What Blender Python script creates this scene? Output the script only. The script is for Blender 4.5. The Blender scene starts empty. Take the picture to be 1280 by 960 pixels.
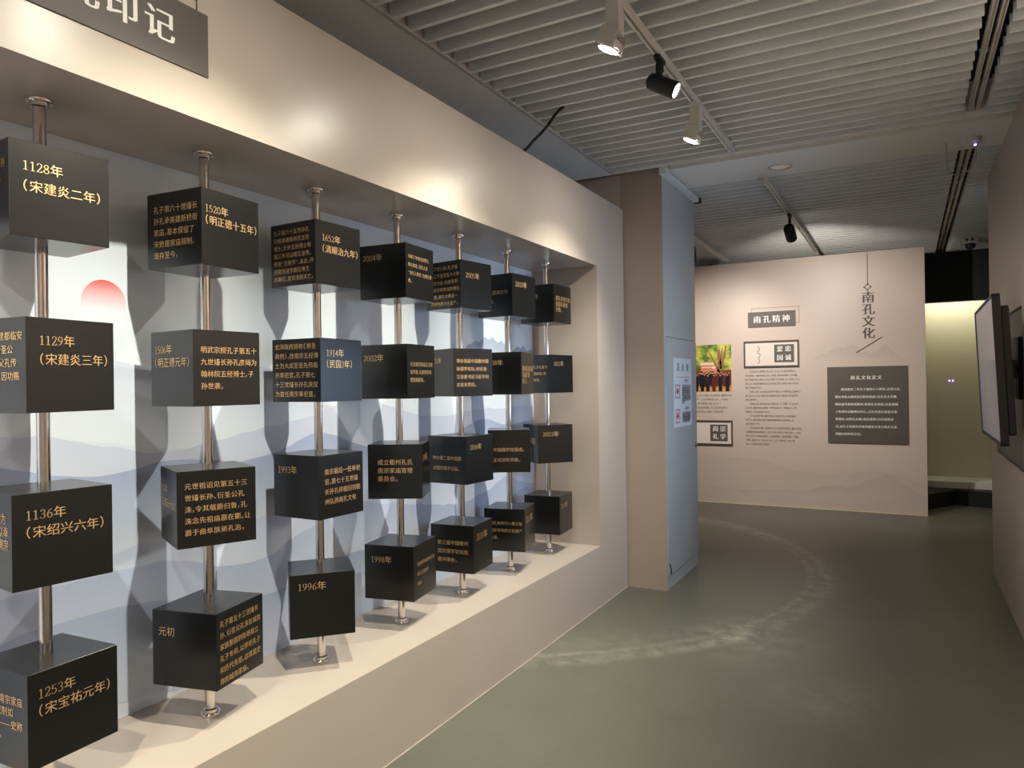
import bpy, bmesh, math, random
from mathutils import Vector, Matrix, noise

S = bpy.context.scene
COL = S.collection
PI = math.pi
random.seed(7)

# ---------------------------------------------------------------- camera
cam_d = bpy.data.cameras.new('camera')
cam_d.sensor_fit = 'HORIZONTAL'; cam_d.sensor_width = 36.0
cam_d.lens = 905.87 / 1280 * 36.0
cam_d.clip_start = 0.02
cam = bpy.data.objects.new('camera', cam_d); COL.objects.link(cam)
yaw, pit, rol = math.radians(28.543), math.radians(0.064), math.radians(-0.766)
fw = Vector((-math.sin(yaw), math.cos(yaw), 0)); rt = Vector((math.cos(yaw), math.sin(yaw), 0)); up = Vector((0, 0, 1))
f2 = fw * math.cos(pit) + up * math.sin(pit); u2 = up * math.cos(pit) - fw * math.sin(pit)
r3 = rt * math.cos(rol) + u2 * math.sin(rol); u3 = u2 * math.cos(rol) - rt * math.sin(rol)
cam.matrix_world = Matrix(((r3.x, u3.x, -f2.x, 0), (r3.y, u3.y, -f2.y, 0), (r3.z, u3.z, -f2.z, 1.6), (0, 0, 0, 1)))
S.camera = cam

# ---------------------------------------------------------------- world, exposure
W = bpy.data.worlds.new('world'); S.world = W; W.use_nodes = True
bg = W.node_tree.nodes['Background']
bg.inputs[0].default_value = (0.86, 0.93, 1.0, 1); bg.inputs[1].default_value = 0.33
S.view_settings.view_transform = 'Standard'; S.view_settings.look = 'None'
S.view_settings.gamma = 1.0; S.view_settings.use_curve_mapping = False
S.view_settings.exposure = 0.0

FLOOD_W = 225.0        # white track floods aimed into the niche
WARM = (1.0, 0.94, 0.77)
FARSPOT_W = 155.0      # spotlights on the printed end wall
BLACK_W = 150.0
TV_L = 10.0            # screen radiance, straight on
CASE_L = 46.0


def area(name, loc, size, power, color, shape='DISK', aim=(0, 0, -1)):
    d = bpy.data.lights.new(name, 'AREA'); d.shape = shape; d.size = size; d.energy = power; d.color = color
    o = bpy.data.objects.new(name, d); COL.objects.link(o); o.location = loc
    o.rotation_euler = Vector(aim).to_track_quat('-Z', 'Y').to_euler()
    return o


# unseen fill lights added overhead behind the camera for general ambience
area('ceiling_lamp_light', (-0.75, -0.9, 3.2), 0.25, 45, (1.0, 0.90, 0.76))
area('ceiling_lamp_light', (-0.75, -2.4, 3.2), 0.25, 45, (1.0, 0.90, 0.76))

# ---------------------------------------------------------------- materials


def srgb(r, g, b):
    f = lambda c: (c / 255 / 12.92) if c / 255 <= 0.04045 else ((c / 255 + 0.055) / 1.055) ** 2.4
    return (f(r), f(g), f(b), 1)


def mat(name, col, rough=0.5, metal=0.0, var=0.0, scale=4.0, bump=0.0, bscale=60.0, spec=0.5, emit=None, estr=0.0):
    m = bpy.data.materials.new(name); m.use_nodes = True
    nt = m.node_tree; b = nt.nodes['Principled BSDF']
    b.inputs['Base Color'].default_value = col; b.inputs['Roughness'].default_value = rough
    b.inputs['Metallic'].default_value = metal; b.inputs['Specular IOR Level'].default_value = spec
    if emit:
        b.inputs['Emission Color'].default_value = emit; b.inputs['Emission Strength'].default_value = estr
    if var or bump:
        tc = nt.nodes.new('ShaderNodeTexCoord')
    if var:
        n = nt.nodes.new('ShaderNodeTexNoise'); n.inputs['Scale'].default_value = scale; n.inputs['Detail'].default_value = 5
        nt.links.new(tc.outputs['Object'], n.inputs['Vector'])
        r = nt.nodes.new('ShaderNodeValToRGB')
        lo = [max(0, c * (1 - var)) for c in col[:3]] + [1]; hi = [min(1, c * (1 + var)) for c in col[:3]] + [1]
        r.color_ramp.elements[0].position = 0.3; r.color_ramp.elements[1].position = 0.7
        r.color_ramp.elements[0].color = lo; r.color_ramp.elements[1].color = hi
        nt.links.new(n.outputs['Fac'], r.inputs['Fac']); nt.links.new(r.outputs['Color'], b.inputs['Base Color'])
    if bump:
        n2 = nt.nodes.new('ShaderNodeTexNoise'); n2.inputs['Scale'].default_value = bscale; n2.inputs['Detail'].default_value = 4
        nt.links.new(tc.outputs['Object'], n2.inputs['Vector'])
        bp = nt.nodes.new('ShaderNodeBump'); bp.inputs['Strength'].default_value = bump; bp.inputs['Distance'].default_value = 0.002
        nt.links.new(n2.outputs['Fac'], bp.inputs['Height']); nt.links.new(bp.outputs['Normal'], b.inputs['Normal'])
    return m


def mat_attr(name, rough=0.4, spec=0.4):
    """print whose ink colours are stored per vertex"""
    m = bpy.data.materials.new(name); m.use_nodes = True
    nt = m.node_tree; b = nt.nodes['Principled BSDF']
    b.inputs['Roughness'].default_value = rough; b.inputs['Specular IOR Level'].default_value = spec
    a = nt.nodes.new('ShaderNodeAttribute'); a.attribute_name = 'ink'
    nt.links.new(a.outputs['Color'], b.inputs['Base Color'])
    return m


def mat_floor():
    m = bpy.data.materials.new('floor_epoxy'); m.use_nodes = True
    nt = m.node_tree; b = nt.nodes['Principled BSDF']; N = nt.nodes.new; L = nt.links.new
    tc = N('ShaderNodeTexCoord')
    big = N('ShaderNodeTexNoise'); big.inputs['Scale'].default_value = 0.9; big.inputs['Detail'].default_value = 6
    L(tc.outputs['Object'], big.inputs['Vector'])
    r = N('ShaderNodeValToRGB'); r.color_ramp.elements[0].position = 0.3; r.color_ramp.elements[1].position = 0.72
    r.color_ramp.elements[0].color = srgb(91, 93, 82); r.color_ramp.elements[1].color = srgb(112, 112, 100)
    L(big.outputs['Fac'], r.inputs['Fac'])
    fine = N('ShaderNodeTexNoise'); fine.inputs['Scale'].default_value = 170; fine.inputs['Detail'].default_value = 3
    L(tc.outputs['Object'], fine.inputs['Vector'])
    fr = N('ShaderNodeValToRGB'); fr.color_ramp.elements[0].position = 0.35; fr.color_ramp.elements[1].position = 0.65
    fr.color_ramp.elements[0].color = (0.78, 0.78, 0.78, 1); fr.color_ramp.elements[1].color = (1.08, 1.08, 1.06, 1)
    L(fine.outputs['Fac'], fr.inputs['Fac'])
    mx = N('ShaderNodeMix'); mx.data_type = 'RGBA'; mx.blend_type = 'MULTIPLY'; mx.inputs['Factor'].default_value = 1
    L(r.outputs['Color'], mx.inputs[6]); L(fr.outputs['Color'], mx.inputs[7])
    # curved scuff marks and round paler patches
    streak = N('ShaderNodeTexNoise'); streak.inputs['Scale'].default_value = 9; streak.inputs['Detail'].default_value = 8; streak.inputs['Roughness'].default_value = 0.7
    L(tc.outputs['Object'], streak.inputs['Vector'])
    total = None
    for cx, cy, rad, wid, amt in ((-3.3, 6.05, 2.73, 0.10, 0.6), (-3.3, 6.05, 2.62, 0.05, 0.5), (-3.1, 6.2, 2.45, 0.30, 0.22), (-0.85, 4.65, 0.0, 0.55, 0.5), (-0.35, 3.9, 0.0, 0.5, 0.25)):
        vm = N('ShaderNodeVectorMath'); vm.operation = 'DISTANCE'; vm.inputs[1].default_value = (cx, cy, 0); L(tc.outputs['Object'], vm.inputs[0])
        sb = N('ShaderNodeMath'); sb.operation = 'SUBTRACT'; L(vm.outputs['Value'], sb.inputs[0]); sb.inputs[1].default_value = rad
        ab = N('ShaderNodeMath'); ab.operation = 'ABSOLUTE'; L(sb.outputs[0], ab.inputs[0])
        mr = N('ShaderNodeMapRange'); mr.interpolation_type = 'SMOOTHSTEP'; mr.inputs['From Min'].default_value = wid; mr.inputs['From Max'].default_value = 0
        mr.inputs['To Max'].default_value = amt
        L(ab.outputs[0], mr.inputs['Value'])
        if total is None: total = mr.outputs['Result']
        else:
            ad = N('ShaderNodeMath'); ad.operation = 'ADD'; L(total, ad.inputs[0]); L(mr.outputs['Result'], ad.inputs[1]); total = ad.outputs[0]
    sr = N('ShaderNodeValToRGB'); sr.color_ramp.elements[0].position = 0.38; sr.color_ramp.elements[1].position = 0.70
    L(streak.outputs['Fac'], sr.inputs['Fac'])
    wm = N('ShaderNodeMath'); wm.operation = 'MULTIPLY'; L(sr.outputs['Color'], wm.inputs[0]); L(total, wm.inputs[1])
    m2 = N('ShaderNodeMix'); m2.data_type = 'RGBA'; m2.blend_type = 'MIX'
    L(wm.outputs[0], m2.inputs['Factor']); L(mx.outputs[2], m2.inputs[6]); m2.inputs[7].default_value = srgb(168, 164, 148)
    L(m2.outputs[2], b.inputs['Base Color'])
    rr = N('ShaderNodeMapRange'); rr.inputs['To Min'].default_value = 0.30; rr.inputs['To Max'].default_value = 0.46
    L(big.outputs['Fac'], rr.inputs['Value']); L(rr.outputs['Result'], b.inputs['Roughness'])
    bp = N('ShaderNodeBump'); bp.inputs['Strength'].default_value = 0.10; bp.inputs['Distance'].default_value = 0.002
    L(fine.outputs['Fac'], bp.inputs['Height']); L(bp.outputs['Normal'], b.inputs['Normal'])
    b.inputs['Specular IOR Level'].default_value = 0.45
    return m


def mat_screen():
    """backlit display panel: brightest straight on, fading to the side like a real panel"""
    m = bpy.data.materials.new('tv_screen'); m.use_nodes = True
    nt = m.node_tree; b = nt.nodes['Principled BSDF']; N = nt.nodes.new; L = nt.links.new
    b.inputs['Base Color'].default_value = (0.02, 0.022, 0.025, 1); b.inputs['Roughness'].default_value = 0.10
    lw = N('ShaderNodeLayerWeight'); lw.inputs['Blend'].default_value = 0.5
    one = N('ShaderNodeMath'); one.operation = 'SUBTRACT'; one.inputs[0].default_value = 1.0
    L(lw.outputs['Facing'], one.inputs[1])
    pw = N('ShaderNodeMath'); pw.operation = 'POWER'; L(one.outputs[0], pw.inputs[0]); pw.inputs[1].default_value = 2.0
    ml = N('ShaderNodeMath'); ml.operation = 'MULTIPLY'; L(pw.outputs[0], ml.inputs[0]); ml.inputs[1].default_value = TV_L
    b.inputs['Emission Color'].default_value = (0.50, 0.70, 1.0, 1)
    L(ml.outputs[0], b.inputs['Emission Strength'])
    return m


M = {}
M['wall'] = mat('beige_wall_film', srgb(184, 172, 162), 0.30, var=0.03, scale=2.5, bump=0.04, bscale=9)
M['sill'] = mat('sill_film', srgb(222, 207, 174), 0.45, var=0.02, scale=3)
M['endwall'] = mat('end_wall_film', srgb(205, 188, 178), 0.40, var=0.02, scale=2)
M['right'] = mat('right_wall_film', srgb(186, 172, 160), 0.42, var=0.03, scale=2, bump=0.03, bscale=9)
M['floor'] = mat_floor()
M['gypsum'] = mat('gypsum_paint', srgb(232, 230, 224), 0.7, var=0.02, scale=3)
M['slat'] = mat('slat_paint', srgb(222, 225, 226), 0.5, var=0.03, scale=6)
M['void'] = mat('dark_void', srgb(22, 25, 30), 0.9)
M['black_wall'] = mat('black_header_paint', srgb(18, 24, 30), 0.6)
M['column'] = mat('column_paint', srgb(168, 152, 140), 0.5, var=0.02, scale=3)
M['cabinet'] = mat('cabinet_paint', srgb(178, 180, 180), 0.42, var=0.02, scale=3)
M['cube'] = mat('black_laminate', srgb(17, 18, 19), 0.26, var=0.08, scale=14, spec=0.6)
M['gold'] = mat('gold_lettering', srgb(244, 204, 146), 0.36, metal=0.75)
M['steel'] = mat('polished_steel', srgb(216, 208, 202), 0.10, metal=1.0, var=0.04, scale=20)
M['sign'] = mat('taupe_board', srgb(88, 82, 77), 0.5, var=0.04, scale=6)
M['white'] = mat('white_lettering', srgb(245, 243, 238), 0.5)
M['darkink'] = mat('dark_lettering', srgb(78, 70, 64), 0.6)
M['textink'] = mat('body_text_ink', srgb(104, 94, 86), 0.6)
M['faintink'] = mat('grey_line', srgb(130, 118, 108), 0.6)
M['paper'] = mat('pale_panel', srgb(226, 214, 206), 0.5)
M['ink'] = mat_attr('mural_print', 0.33, 0.45)
M['photo'] = mat_attr('photo_print', 0.4, 0.4)
M['lampwhite'] = mat('lamp_white_metal', srgb(206, 202, 196), 0.45)
M['lampblack'] = mat('lamp_black_metal', srgb(20, 24, 26), 0.45)
M['lens'] = mat('lit_lens', (1, 1, 1, 1), 0.4, emit=(1.0, 0.95, 0.82, 1), estr=28)
M['lensb'] = mat('lit_spot_lens', (1, 1, 1, 1), 0.4, emit=(1.0, 0.95, 0.86, 1), estr=45)
M['tvframe'] = mat('tv_bezel', srgb(26, 24, 25), 0.55, spec=0.25)
M['tvback'] = mat('tv_back_plastic', srgb(18, 18, 20), 0.55)
M['screen'] = mat_screen()
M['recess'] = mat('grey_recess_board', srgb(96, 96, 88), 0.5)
M['casewall'] = mat('case_back_fabric', srgb(208, 203, 176), 0.45, var=0.03, scale=2)
M['ledge'] = mat('case_ledge', srgb(232, 232, 220), 0.4)
M['tube'] = mat('case_light_tube', (1, 1, 1, 1), 0.5, emit=(1.0, 0.95, 0.78, 1), estr=CASE_L)
M['cable'] = mat('black_rubber', srgb(18, 26, 34), 0.5)
M['greycable'] = mat('grey_cable', srgb(176, 172, 164), 0.5)
M['plastic'] = mat('white_plastic', srgb(190, 186, 178), 0.45)
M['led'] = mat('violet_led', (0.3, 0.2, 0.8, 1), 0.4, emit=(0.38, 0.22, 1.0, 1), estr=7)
M['notice'] = mat('notice_paper', srgb(226, 230, 232), 0.5)
M['red'] = mat('red_ink', srgb(176, 70, 66), 0.5)
M['chrome'] = mat('downlight_chrome', srgb(170, 172, 172), 0.25, metal=0.9)

# ---------------------------------------------------------------- mesh helpers


def link(name, bm, m, parent=None, smooth=False):
    me = bpy.data.meshes.new(name)
    bmesh.ops.recalc_face_normals(bm, faces=bm.faces)
    bm.to_mesh(me); bm.free()
    for x in (m if isinstance(m, (list, tuple)) else [m]):
        me.materials.append(x)
    if smooth:
        for p in me.polygons: p.use_smooth = True
        me.set_sharp_from_angle(angle=math.radians(38))
    o = bpy.data.objects.new(name, me); COL.objects.link(o)
    if parent: o.parent = parent
    return o


def raw(name, vs, fs, m, parent=None, mi=None):
    me = bpy.data.meshes.new(name); me.from_pydata(vs, [], fs)
    for x in (m if isinstance(m, (list, tuple)) else [m]): me.materials.append(x)
    if mi:
        for p, k in zip(me.polygons, mi): p.material_index = k
    me.update()
    o = bpy.data.objects.new(name, me); COL.objects.link(o)
    if parent: o.parent = parent
    return o


def box(bm, x0, x1, y0, y1, z0, z1, mi=0, mtx=None):
    v = [bm.verts.new((x, y, z)) for x in (x0, x1) for y in (y0, y1) for z in (z0, z1)]
    fs = []
    for q in ((0, 1, 3, 2), (4, 6, 7, 5), (0, 4, 5, 1), (2, 3, 7, 6), (0, 2, 6, 4), (1, 5, 7, 3)):
        f = bm.faces.new([v[i] for i in q]); f.material_index = mi; fs.append(f)
    if mtx: bmesh.ops.transform(bm, matrix=mtx, verts=v)
    return v


def bbox(bm, x0, x1, y0, y1, z0, z1, c=0.003, mtx=None):
    """box with chamfered edges"""
    t = bmesh.new(); box(t, x0, x1, y0, y1, z0, z1)
    bmesh.ops.recalc_face_normals(t, faces=t.faces)
    bmesh.ops.bevel(t, geom=list(t.edges), offset=c, segments=2, affect='EDGES', profile=0.5)
    if mtx: bmesh.ops.transform(t, matrix=mtx, verts=t.verts)
    me = bpy.data.meshes.new('t'); t.to_mesh(me); t.free(); bm.from_mesh(me); bpy.data.meshes.remove(me)


def lathe(bm, prof, seg=28, mtx=None, cap=True):
    """prof: (radius, z) pairs, revolved round z"""
    rings = []
    vs = []
    for r, z in prof:
        ring = [bm.verts.new((r * math.cos(2 * PI * i / seg), r * math.sin(2 * PI * i / seg), z)) for i in range(seg)]
        rings.append(ring); vs += ring
    for a, b in zip(rings, rings[1:]):
        for i in range(seg):
            bm.faces.new((a[i], a[(i + 1) % seg], b[(i + 1) % seg], b[i]))
    if cap:
        bm.faces.new(rings[0]); bm.faces.new(rings[-1])
    if mtx: bmesh.ops.transform(bm, matrix=mtx, verts=vs)


def tube(bm, pts, r, seg=10):
    pts = [Vector(p) for p in pts]
    rings = []
    for i, p in enumerate(pts):
        t = (pts[min(i + 1, len(pts) - 1)] - pts[max(i - 1, 0)]).normalized()
        a = t.cross(Vector((0.31, 0.17, 0.93))).normalized(); b = t.cross(a)
        rings.append([bm.verts.new(p + a * r * math.cos(2 * PI * k / seg) + b * r * math.sin(2 * PI * k / seg)) for k in range(seg)])
    for a, b in zip(rings, rings[1:]):
        for k in range(seg):
            bm.faces.new((a[k], a[(k + 1) % seg], b[(k + 1) % seg], b[k]))
    bm.faces.new(rings[0]); bm.faces.new(rings[-1])


def smooth_path(pts, n=8):
    P = [Vector(p) for p in pts]; P = [P[0] * 2 - P[1]] + P + [P[-1] * 2 - P[-2]]
    out = []
    for i in range(1, len(P) - 2):
        for k in range(n):
            t = k / n; a, b, c, d = P[i - 1], P[i], P[i + 1], P[i + 2]
            out.append(0.5 * ((2 * b) + (c - a) * t + (2 * a - 5 * b + 4 * c - d) * t * t + (3 * b - a - 3 * c + d) * t ** 3))
    out.append(P[-2])
    return out


def empty(name, loc=(0, 0, 0), rz=0.0):
    o = bpy.data.objects.new(name, None); COL.objects.link(o)
    o.location = loc; o.rotation_euler = (0, 0, rz); o.empty_display_size = 0.1
    return o


def tag(o, label, cat, group=None):
    o['label'] = label; o['category'] = cat
    if group: o['group'] = group
    return o


def struct(o, label=None):
    o['kind'] = 'structure'
    if label: o['label'] = label
    return o


# ---------------------------------------------------------------- lettering
DIG = {
    '0': [('s', [(.25, .70), (.11, .58), (.075, .36), (.11, .13), (.25, .02), (.39, .13), (.425, .36), (.39, .58), (.25, .70)])],
    '1': [('l', [(.26, .71), (.26, .02)]), ('l', [(.26, .70), (.13, .63)]), ('l', [(.12, .02), (.40, .02)])],
    '2': [('s', [(.09, .55), (.15, .66), (.26, .70), (.38, .64), (.40, .50), (.32, .34), (.18, .17), (.08, .04)]), ('l', [(.08, .03), (.42, .03)]), ('l', [(.41, .03), (.43, .13)])],
    '3': [('s', [(.10, .58), (.16, .67), (.26, .70), (.37, .64), (.38, .50), (.30, .40), (.20, .37)]), ('s', [(.20, .37), (.33, .34), (.41, .21), (.36, .07), (.23, .02), (.12, .05), (.08, .13)])],
    '4': [('l', [(.33, .02), (.33, .70), (.05, .22), (.46, .22)])],
    '5': [('l', [(.41, .69), (.15, .69), (.12, .38)]), ('s', [(.12, .38), (.24, .42), (.37, .36), (.41, .22), (.35, .07), (.22, .02), (.12, .05), (.08, .12)])],
    '6': [('s', [(.39, .69), (.24, .60), (.12, .42), (.09, .22), (.14, .07), (.25, .02), (.37, .08), (.41, .22), (.36, .36), (.25, .41), (.14, .35), (.09, .22)])],
    '7': [('l', [(.08, .69), (.42, .69), (.20, .02)])],
    '8': [('s', [(.25, .38), (.13, .47), (.12, .60), (.25, .70), (.38, .60), (.37, .47), (.25, .38), (.11, .28), (.09, .13), (.25, .02), (.41, .13), (.39, .28), (.25, .38)])],
}
DIG['9'] = [('s', [(.5 - x, .72 - y) for x, y in DIG['6'][0][1]])]


def stroke_digit(ch, wx=0.036, wy=0.017):
    V, F = [], []
    for kind, pts in DIG[ch]:
        p = [Vector((a, b, 0)) for a, b in pts]
        if kind == 's': p = smooth_path(p, 4)
        for a, b in zip(p, p[1:]):
            d = (b - a)
            if d.length < 1e-6: continue
            d.normalize(); n = Vector((-d.y, d.x, 0))
            h = math.sqrt((wx * n.x) ** 2 + (wy * n.y) ** 2); e = d * min(h, 0.012)
            i = len(V)
            V += [a - e + n * h, a - e - n * h, b + e - n * h, b + e + n * h]; F.append((i, i + 1, i + 2, i + 3))
    return [(v.x, v.y - 0.36) for v in V], F


GL = {}
NARROW = set('，。、；：（）《》“”')


def load_glyphs(chars):
    objs = []
    for ch in sorted(set(chars)):
        if ch in GL or ch.isspace() or ch in DIG: continue
        c = bpy.data.curves.new('glyph', 'FONT'); c.body = ch; c.size = 1.0; c.resolution_u = 2; c.fill_mode = 'FRONT'
        c.offset = -0.006
        o = bpy.data.objects.new('glyph', c); COL.objects.link(o); objs.append((ch, o))
    bpy.context.view_layer.update()
    dg = bpy.context.evaluated_depsgraph_get()
    rawg = {}
    for ch, o in objs:
        e = o.evaluated_get(dg); me = e.to_mesh()
        rawg[ch] = ([(v.co.x, v.co.y) for v in me.vertices], [tuple(p.vertices) for p in me.polygons])
        e.to_mesh_clear()
    for ch, o in objs:
        c = o.data; bpy.data.objects.remove(o); bpy.data.curves.remove(c)
    ref = rawg['国'][0]
    x0, x1 = min(v[0] for v in ref), max(v[0] for v in ref); y0, y1 = min(v[1] for v in ref), max(v[1] for v in ref)
    k = 0.86 / (y1 - y0); ox, oy = (x0 + x1) / 2, (y0 + y1) / 2
    for ch, (vs, fs) in rawg.items():
        if not vs: continue
        q = [((x - ox) * k + 0.5, (y - oy) * k) for x, y in vs]
        adv = 1.0
        if ch in NARROW:
            a = min(v[0] for v in q); b = max(v[0] for v in q)
            q = [(x - a + 0.1, y) for x, y in q]; adv = b - a + 0.26
        GL[ch] = (q, fs, adv)
    for d in DIG:
        q, fs = stroke_digit(d); GL[d] = (q, fs, 0.5)


def line_len(s, track):
    return sum((GL[c][2] if c in GL else 1.0) + track for c in s) - track


def lettering(name, lines, org, u, v, w, h, m, parent, em=None, track=0.0, bold=0.016, off=0.0008, center=False, sx=1.0):
    """flat letters on a face. org: top-left corner of the text box; u right, v up; w, h box size"""
    org, u, v = Vector(org), Vector(u), Vector(v); n = u.cross(v)
    L = [line_len(s, track) for s in lines]
    if em is None: em = w / (max(L) * sx)
    pitch = (h - em * 0.9) / (len(lines) - 1) if len(lines) > 1 else 0
    V, F = [], []
    for i, s in enumerate(lines):
        cy = -em * 0.45 - pitch * i
        x = (w - L[i] * em * sx) / 2 if center else 0.0
        for c in s:
            if c in GL:
                q, fs, adv = GL[c]
                for sh in ((-bold, bold) if c not in DIG else (0,)):
                    b = len(V)
                    V += [org + u * (x + (px + sh) * em * sx) + v * (cy + py * em) + n * (off + (0.0004 if sh > 0 else 0)) for px, py in q]
                    F += [tuple(b + k for k in f) for f in fs]
            else:
                adv = 1.0
            x += (adv + track) * em * sx
    return raw(name, V, F, m, parent)


# ---------------------------------------------------------------- cube texts
CUBES = {  # (pole, level): (yaw of right face, caption used in the label, left face text, right face text); a text is (lines, u0, u1, v0, v1)
    (0, 0): (-6, '1128年', (['孔子第四十八世孙', '衍圣公孔端友率', '族人随宋高宗', '南渡。'], .1, .92, .2, .75), (['1128年', '（宋建炎二年）'], .12, .92, .20, .53)),
    (0, 1): (5, '1129年', (['宋高宗赵构建都临安', '（今杭州），衍圣公', '孔端友偕从父孔传', '等扈跸南渡，因功赐', '家衢州。'], .06, .95, .15, .80), (['1129年', '（宋建炎三年）'], .13, .93, .18, .50)),
    (0, 2): (-7, '1136年', (['诏权以州学为', '家庙，赐田以奉', '祭祀，孔氏南宗', '始立。'], .1, .92, .2, .72), (['1136年', '（宋绍兴六年）'], .12, .92, .17, .47)),
    (0, 3): (3, '1253年', (['敕建孔氏南宗家庙', '于菱湖，规制如', '曲阜家庙——史称', '菱湖家庙。'], .1, .92, .25, .72), (['1253年', '（宋宝祐元年）'], .10, .92, .17, .47)),
    (1, 0): (4, '1520年', (['孔子第六十世嫡长', '孙孔承美建新桥街', '家庙，基本保留了', '宋敕建家庙规制，', '现存至今。'], .12, .93, .18, .88), (['1520年', '（明正德十五年）'], .05, .97, .20, .47)),
    (1, 1): (-6, '1506年', (['1506年', '（明正德元年）'], .10, .93, .18, .48), (['明武宗授孔子第五十', '九世嫡长孙孔彦绳为', '翰林院五经博士，子', '孙世袭。'], .10, .95, .22, .78)),
    (1, 2): (-25, '元世祖', (['1282年', '（元至元十九年）'], .08, .95, .22, .52), (['元世祖诏见第五十三', '世嫡长孙、衍圣公孔', '洙，令其载爵归鲁，孔', '洙念先祖庙墓在衢，让', '爵于曲阜族弟孔治。'], .09, .93, .16, .84)),
    (1, 3): (13, '元初', (['元初'], .10, .36, .22, .36), (['孔子第五十三世嫡长', '孙、衍圣公孔洙在城南', '家族聚居的街巷建立', '孔子专祠，以祭祀孔子', '和历代先祖，这就是史', '称的城南家庙。'], .06, .94, .12, .95)),
    (2, 0): (-2, '1652年', (['孔子第六十五世孙孔', '衍桢承袭翰林院五经', '博士，允许五经博士每', '隔三年可以朝见皇帝，', '恭祝“万寿节”，从此，开', '创南宗进京朝见帝王', '的典仪，直到清朝灭亡。'], .07, .96, .10, .92), (['1652年', '（清顺治九年）'], .13, .95, .20, .50)),
    (2, 1): (2, '1914年', (['北洋政府颁布《崇圣', '典例》，改南宗五经博', '士为大成至圣先师南', '宗奉祀官，孔子第七', '十三世嫡长孙孔庆仪', '为首任南宗奉祀官。'], .06, .96, .08, .92), (['1914年', '（民国3年）'], .13, .77, .17, .47)),
    (2, 2): (-2, '1993年', (['1993年'], .10, .53, .18, .33), (['南宗最后一任奉祀', '官，第七十五世嫡', '长孙孔祥楷回到衢', '州弘扬南孔文化'], .12, .93, .22, .78)),
    (2, 3): (-43, '1996年', None, (['1996年'], .12, .56, .13, .29)),
    (3, 0): (5, '2004年', (['2004年'], .07, .50, .17, .31), (['中断了半世纪的祭孔', '典礼恢复，当代人以', '“当代人祭孔”办南孔祭', '典。'], .07, .92, .20, .72)),
    (3, 1): (5, '2002年', (['2002年'], .05, .50, .18, .32), (['孔氏南宗家庙正式恢', '复开放，孔府西轩和', '思鲁阁建成。'], .10, .92, .33, .70)),
    (3, 2): (27, '成立衢州孔氏南宗家庙管理委员会', (['成立衢州孔氏', '南宗家庙管理', '委员会。'], .18, .83, .28, .68), (['1994年'], .12, .6, .2, .34)),
    (3, 3): (11, '1998年', (['1998年'], .13, .56, .20, .35), (['孔氏南宗家庙修缮工程', '竣工，正式对外', '开放。'], .15, .92, .32, .75)),
    (4, 0): (-9, '2005年, densely inscribed,', (['九月廿八日，孔子诞', '辰二千五百五十六年', '纪念大会，社会各界', '代表共同参加的南孔', '祭典，祭孔大典是一', '项非物质文化遗产。'], .14, .97, .10, .93), (['2005年'], .15, .60, .24, .38)),
    (4, 1): (-23, '首届中国衢州国际儒学论坛', (['2005年'], .10, .55, .18, .32), (['举办首届中国衢州国', '际儒学论坛，时任浙', '江省委书记习近平同', '志发来贺信。'], .07, .90, .22, .80)),
    (4, 2): (-4, '2006年', (['举办第二届中国衢', '州国际儒学论坛。'], .12, .88, .42, .72), (['2006年'], .13, .56, .17, .32)),
    (4, 3): (7, '2010年', (['第三届中国衢州', '国际儒学论坛在', '衢州举办。'], .16, .88, .33, .78), (['2010年'], .15, .72, .18, .34)),
    (5, 0): (-6, '2020年', (['南孔祭典文化', '公园。'], .20, .88, .38, .68), (['2020年'], .12, .62, .17, .31)),
    (5, 1): (10, '2008年', (['2008年'], .10, .55, .18, .33), (['衢州孔氏南宗', '家庙扩建', '竣工。'], .08, .94, .33, .75)),
    (5, 2): (29, '中国儒学馆落成', (['中国儒学馆落成，', '正式对外开放。'], .12, .86, .42, .75), (['2013年'], .1, .7, .2, .34)),
    (5, 3): (13, '2011年', (['南孔祭典列入第三批', '国家非物质文化遗产', '名录。'], .14, .94, .30, .72), (['2011年'], .12, .75, .18, .34)),
    (6, 0): (-2, '2021年', (['2021年'], .12, .55, .24, .38), (['南孔圣地文化', '旅游区建成', '开放。'], .10, .94, .30, .72)),
    (6, 1): (-11, '2022年', (['衢州南孔文化复兴', '工程全面启动，城', '市品牌发布。'], .15, .90, .28, .70), (['2022年'], .14, .58, .17, .32)),
    (6, 2): (-40, '2023年', (['南孔书屋', '建成。'], .12, .85, .35, .70), (['2023年'], .13, .60, .17, .32)),
    (6, 3): (5, '2024年', None, (['2024年'], .12, .60, .20, .34)),
}
HEAD = '南孔印记精神爱忠国诚尚崇礼学文化定义'
DEF = ['　　南宋建炎二年孔子第四十八世孙、衍圣公孔', '端友率族人随宋高宗赵构南渡，后孔氏大宗敕', '赐家庙宅基建造衢州，修建孔氏家庙，在此基础', '上形成的以衢州为中心、以孔氏南宗家庙为重', '要载体，以祭孔大典（南孔祭典）为代表性仪', '式，以孔子思想为代表的儒家文化与地方文化', '相融合的特色文化。']
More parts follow.
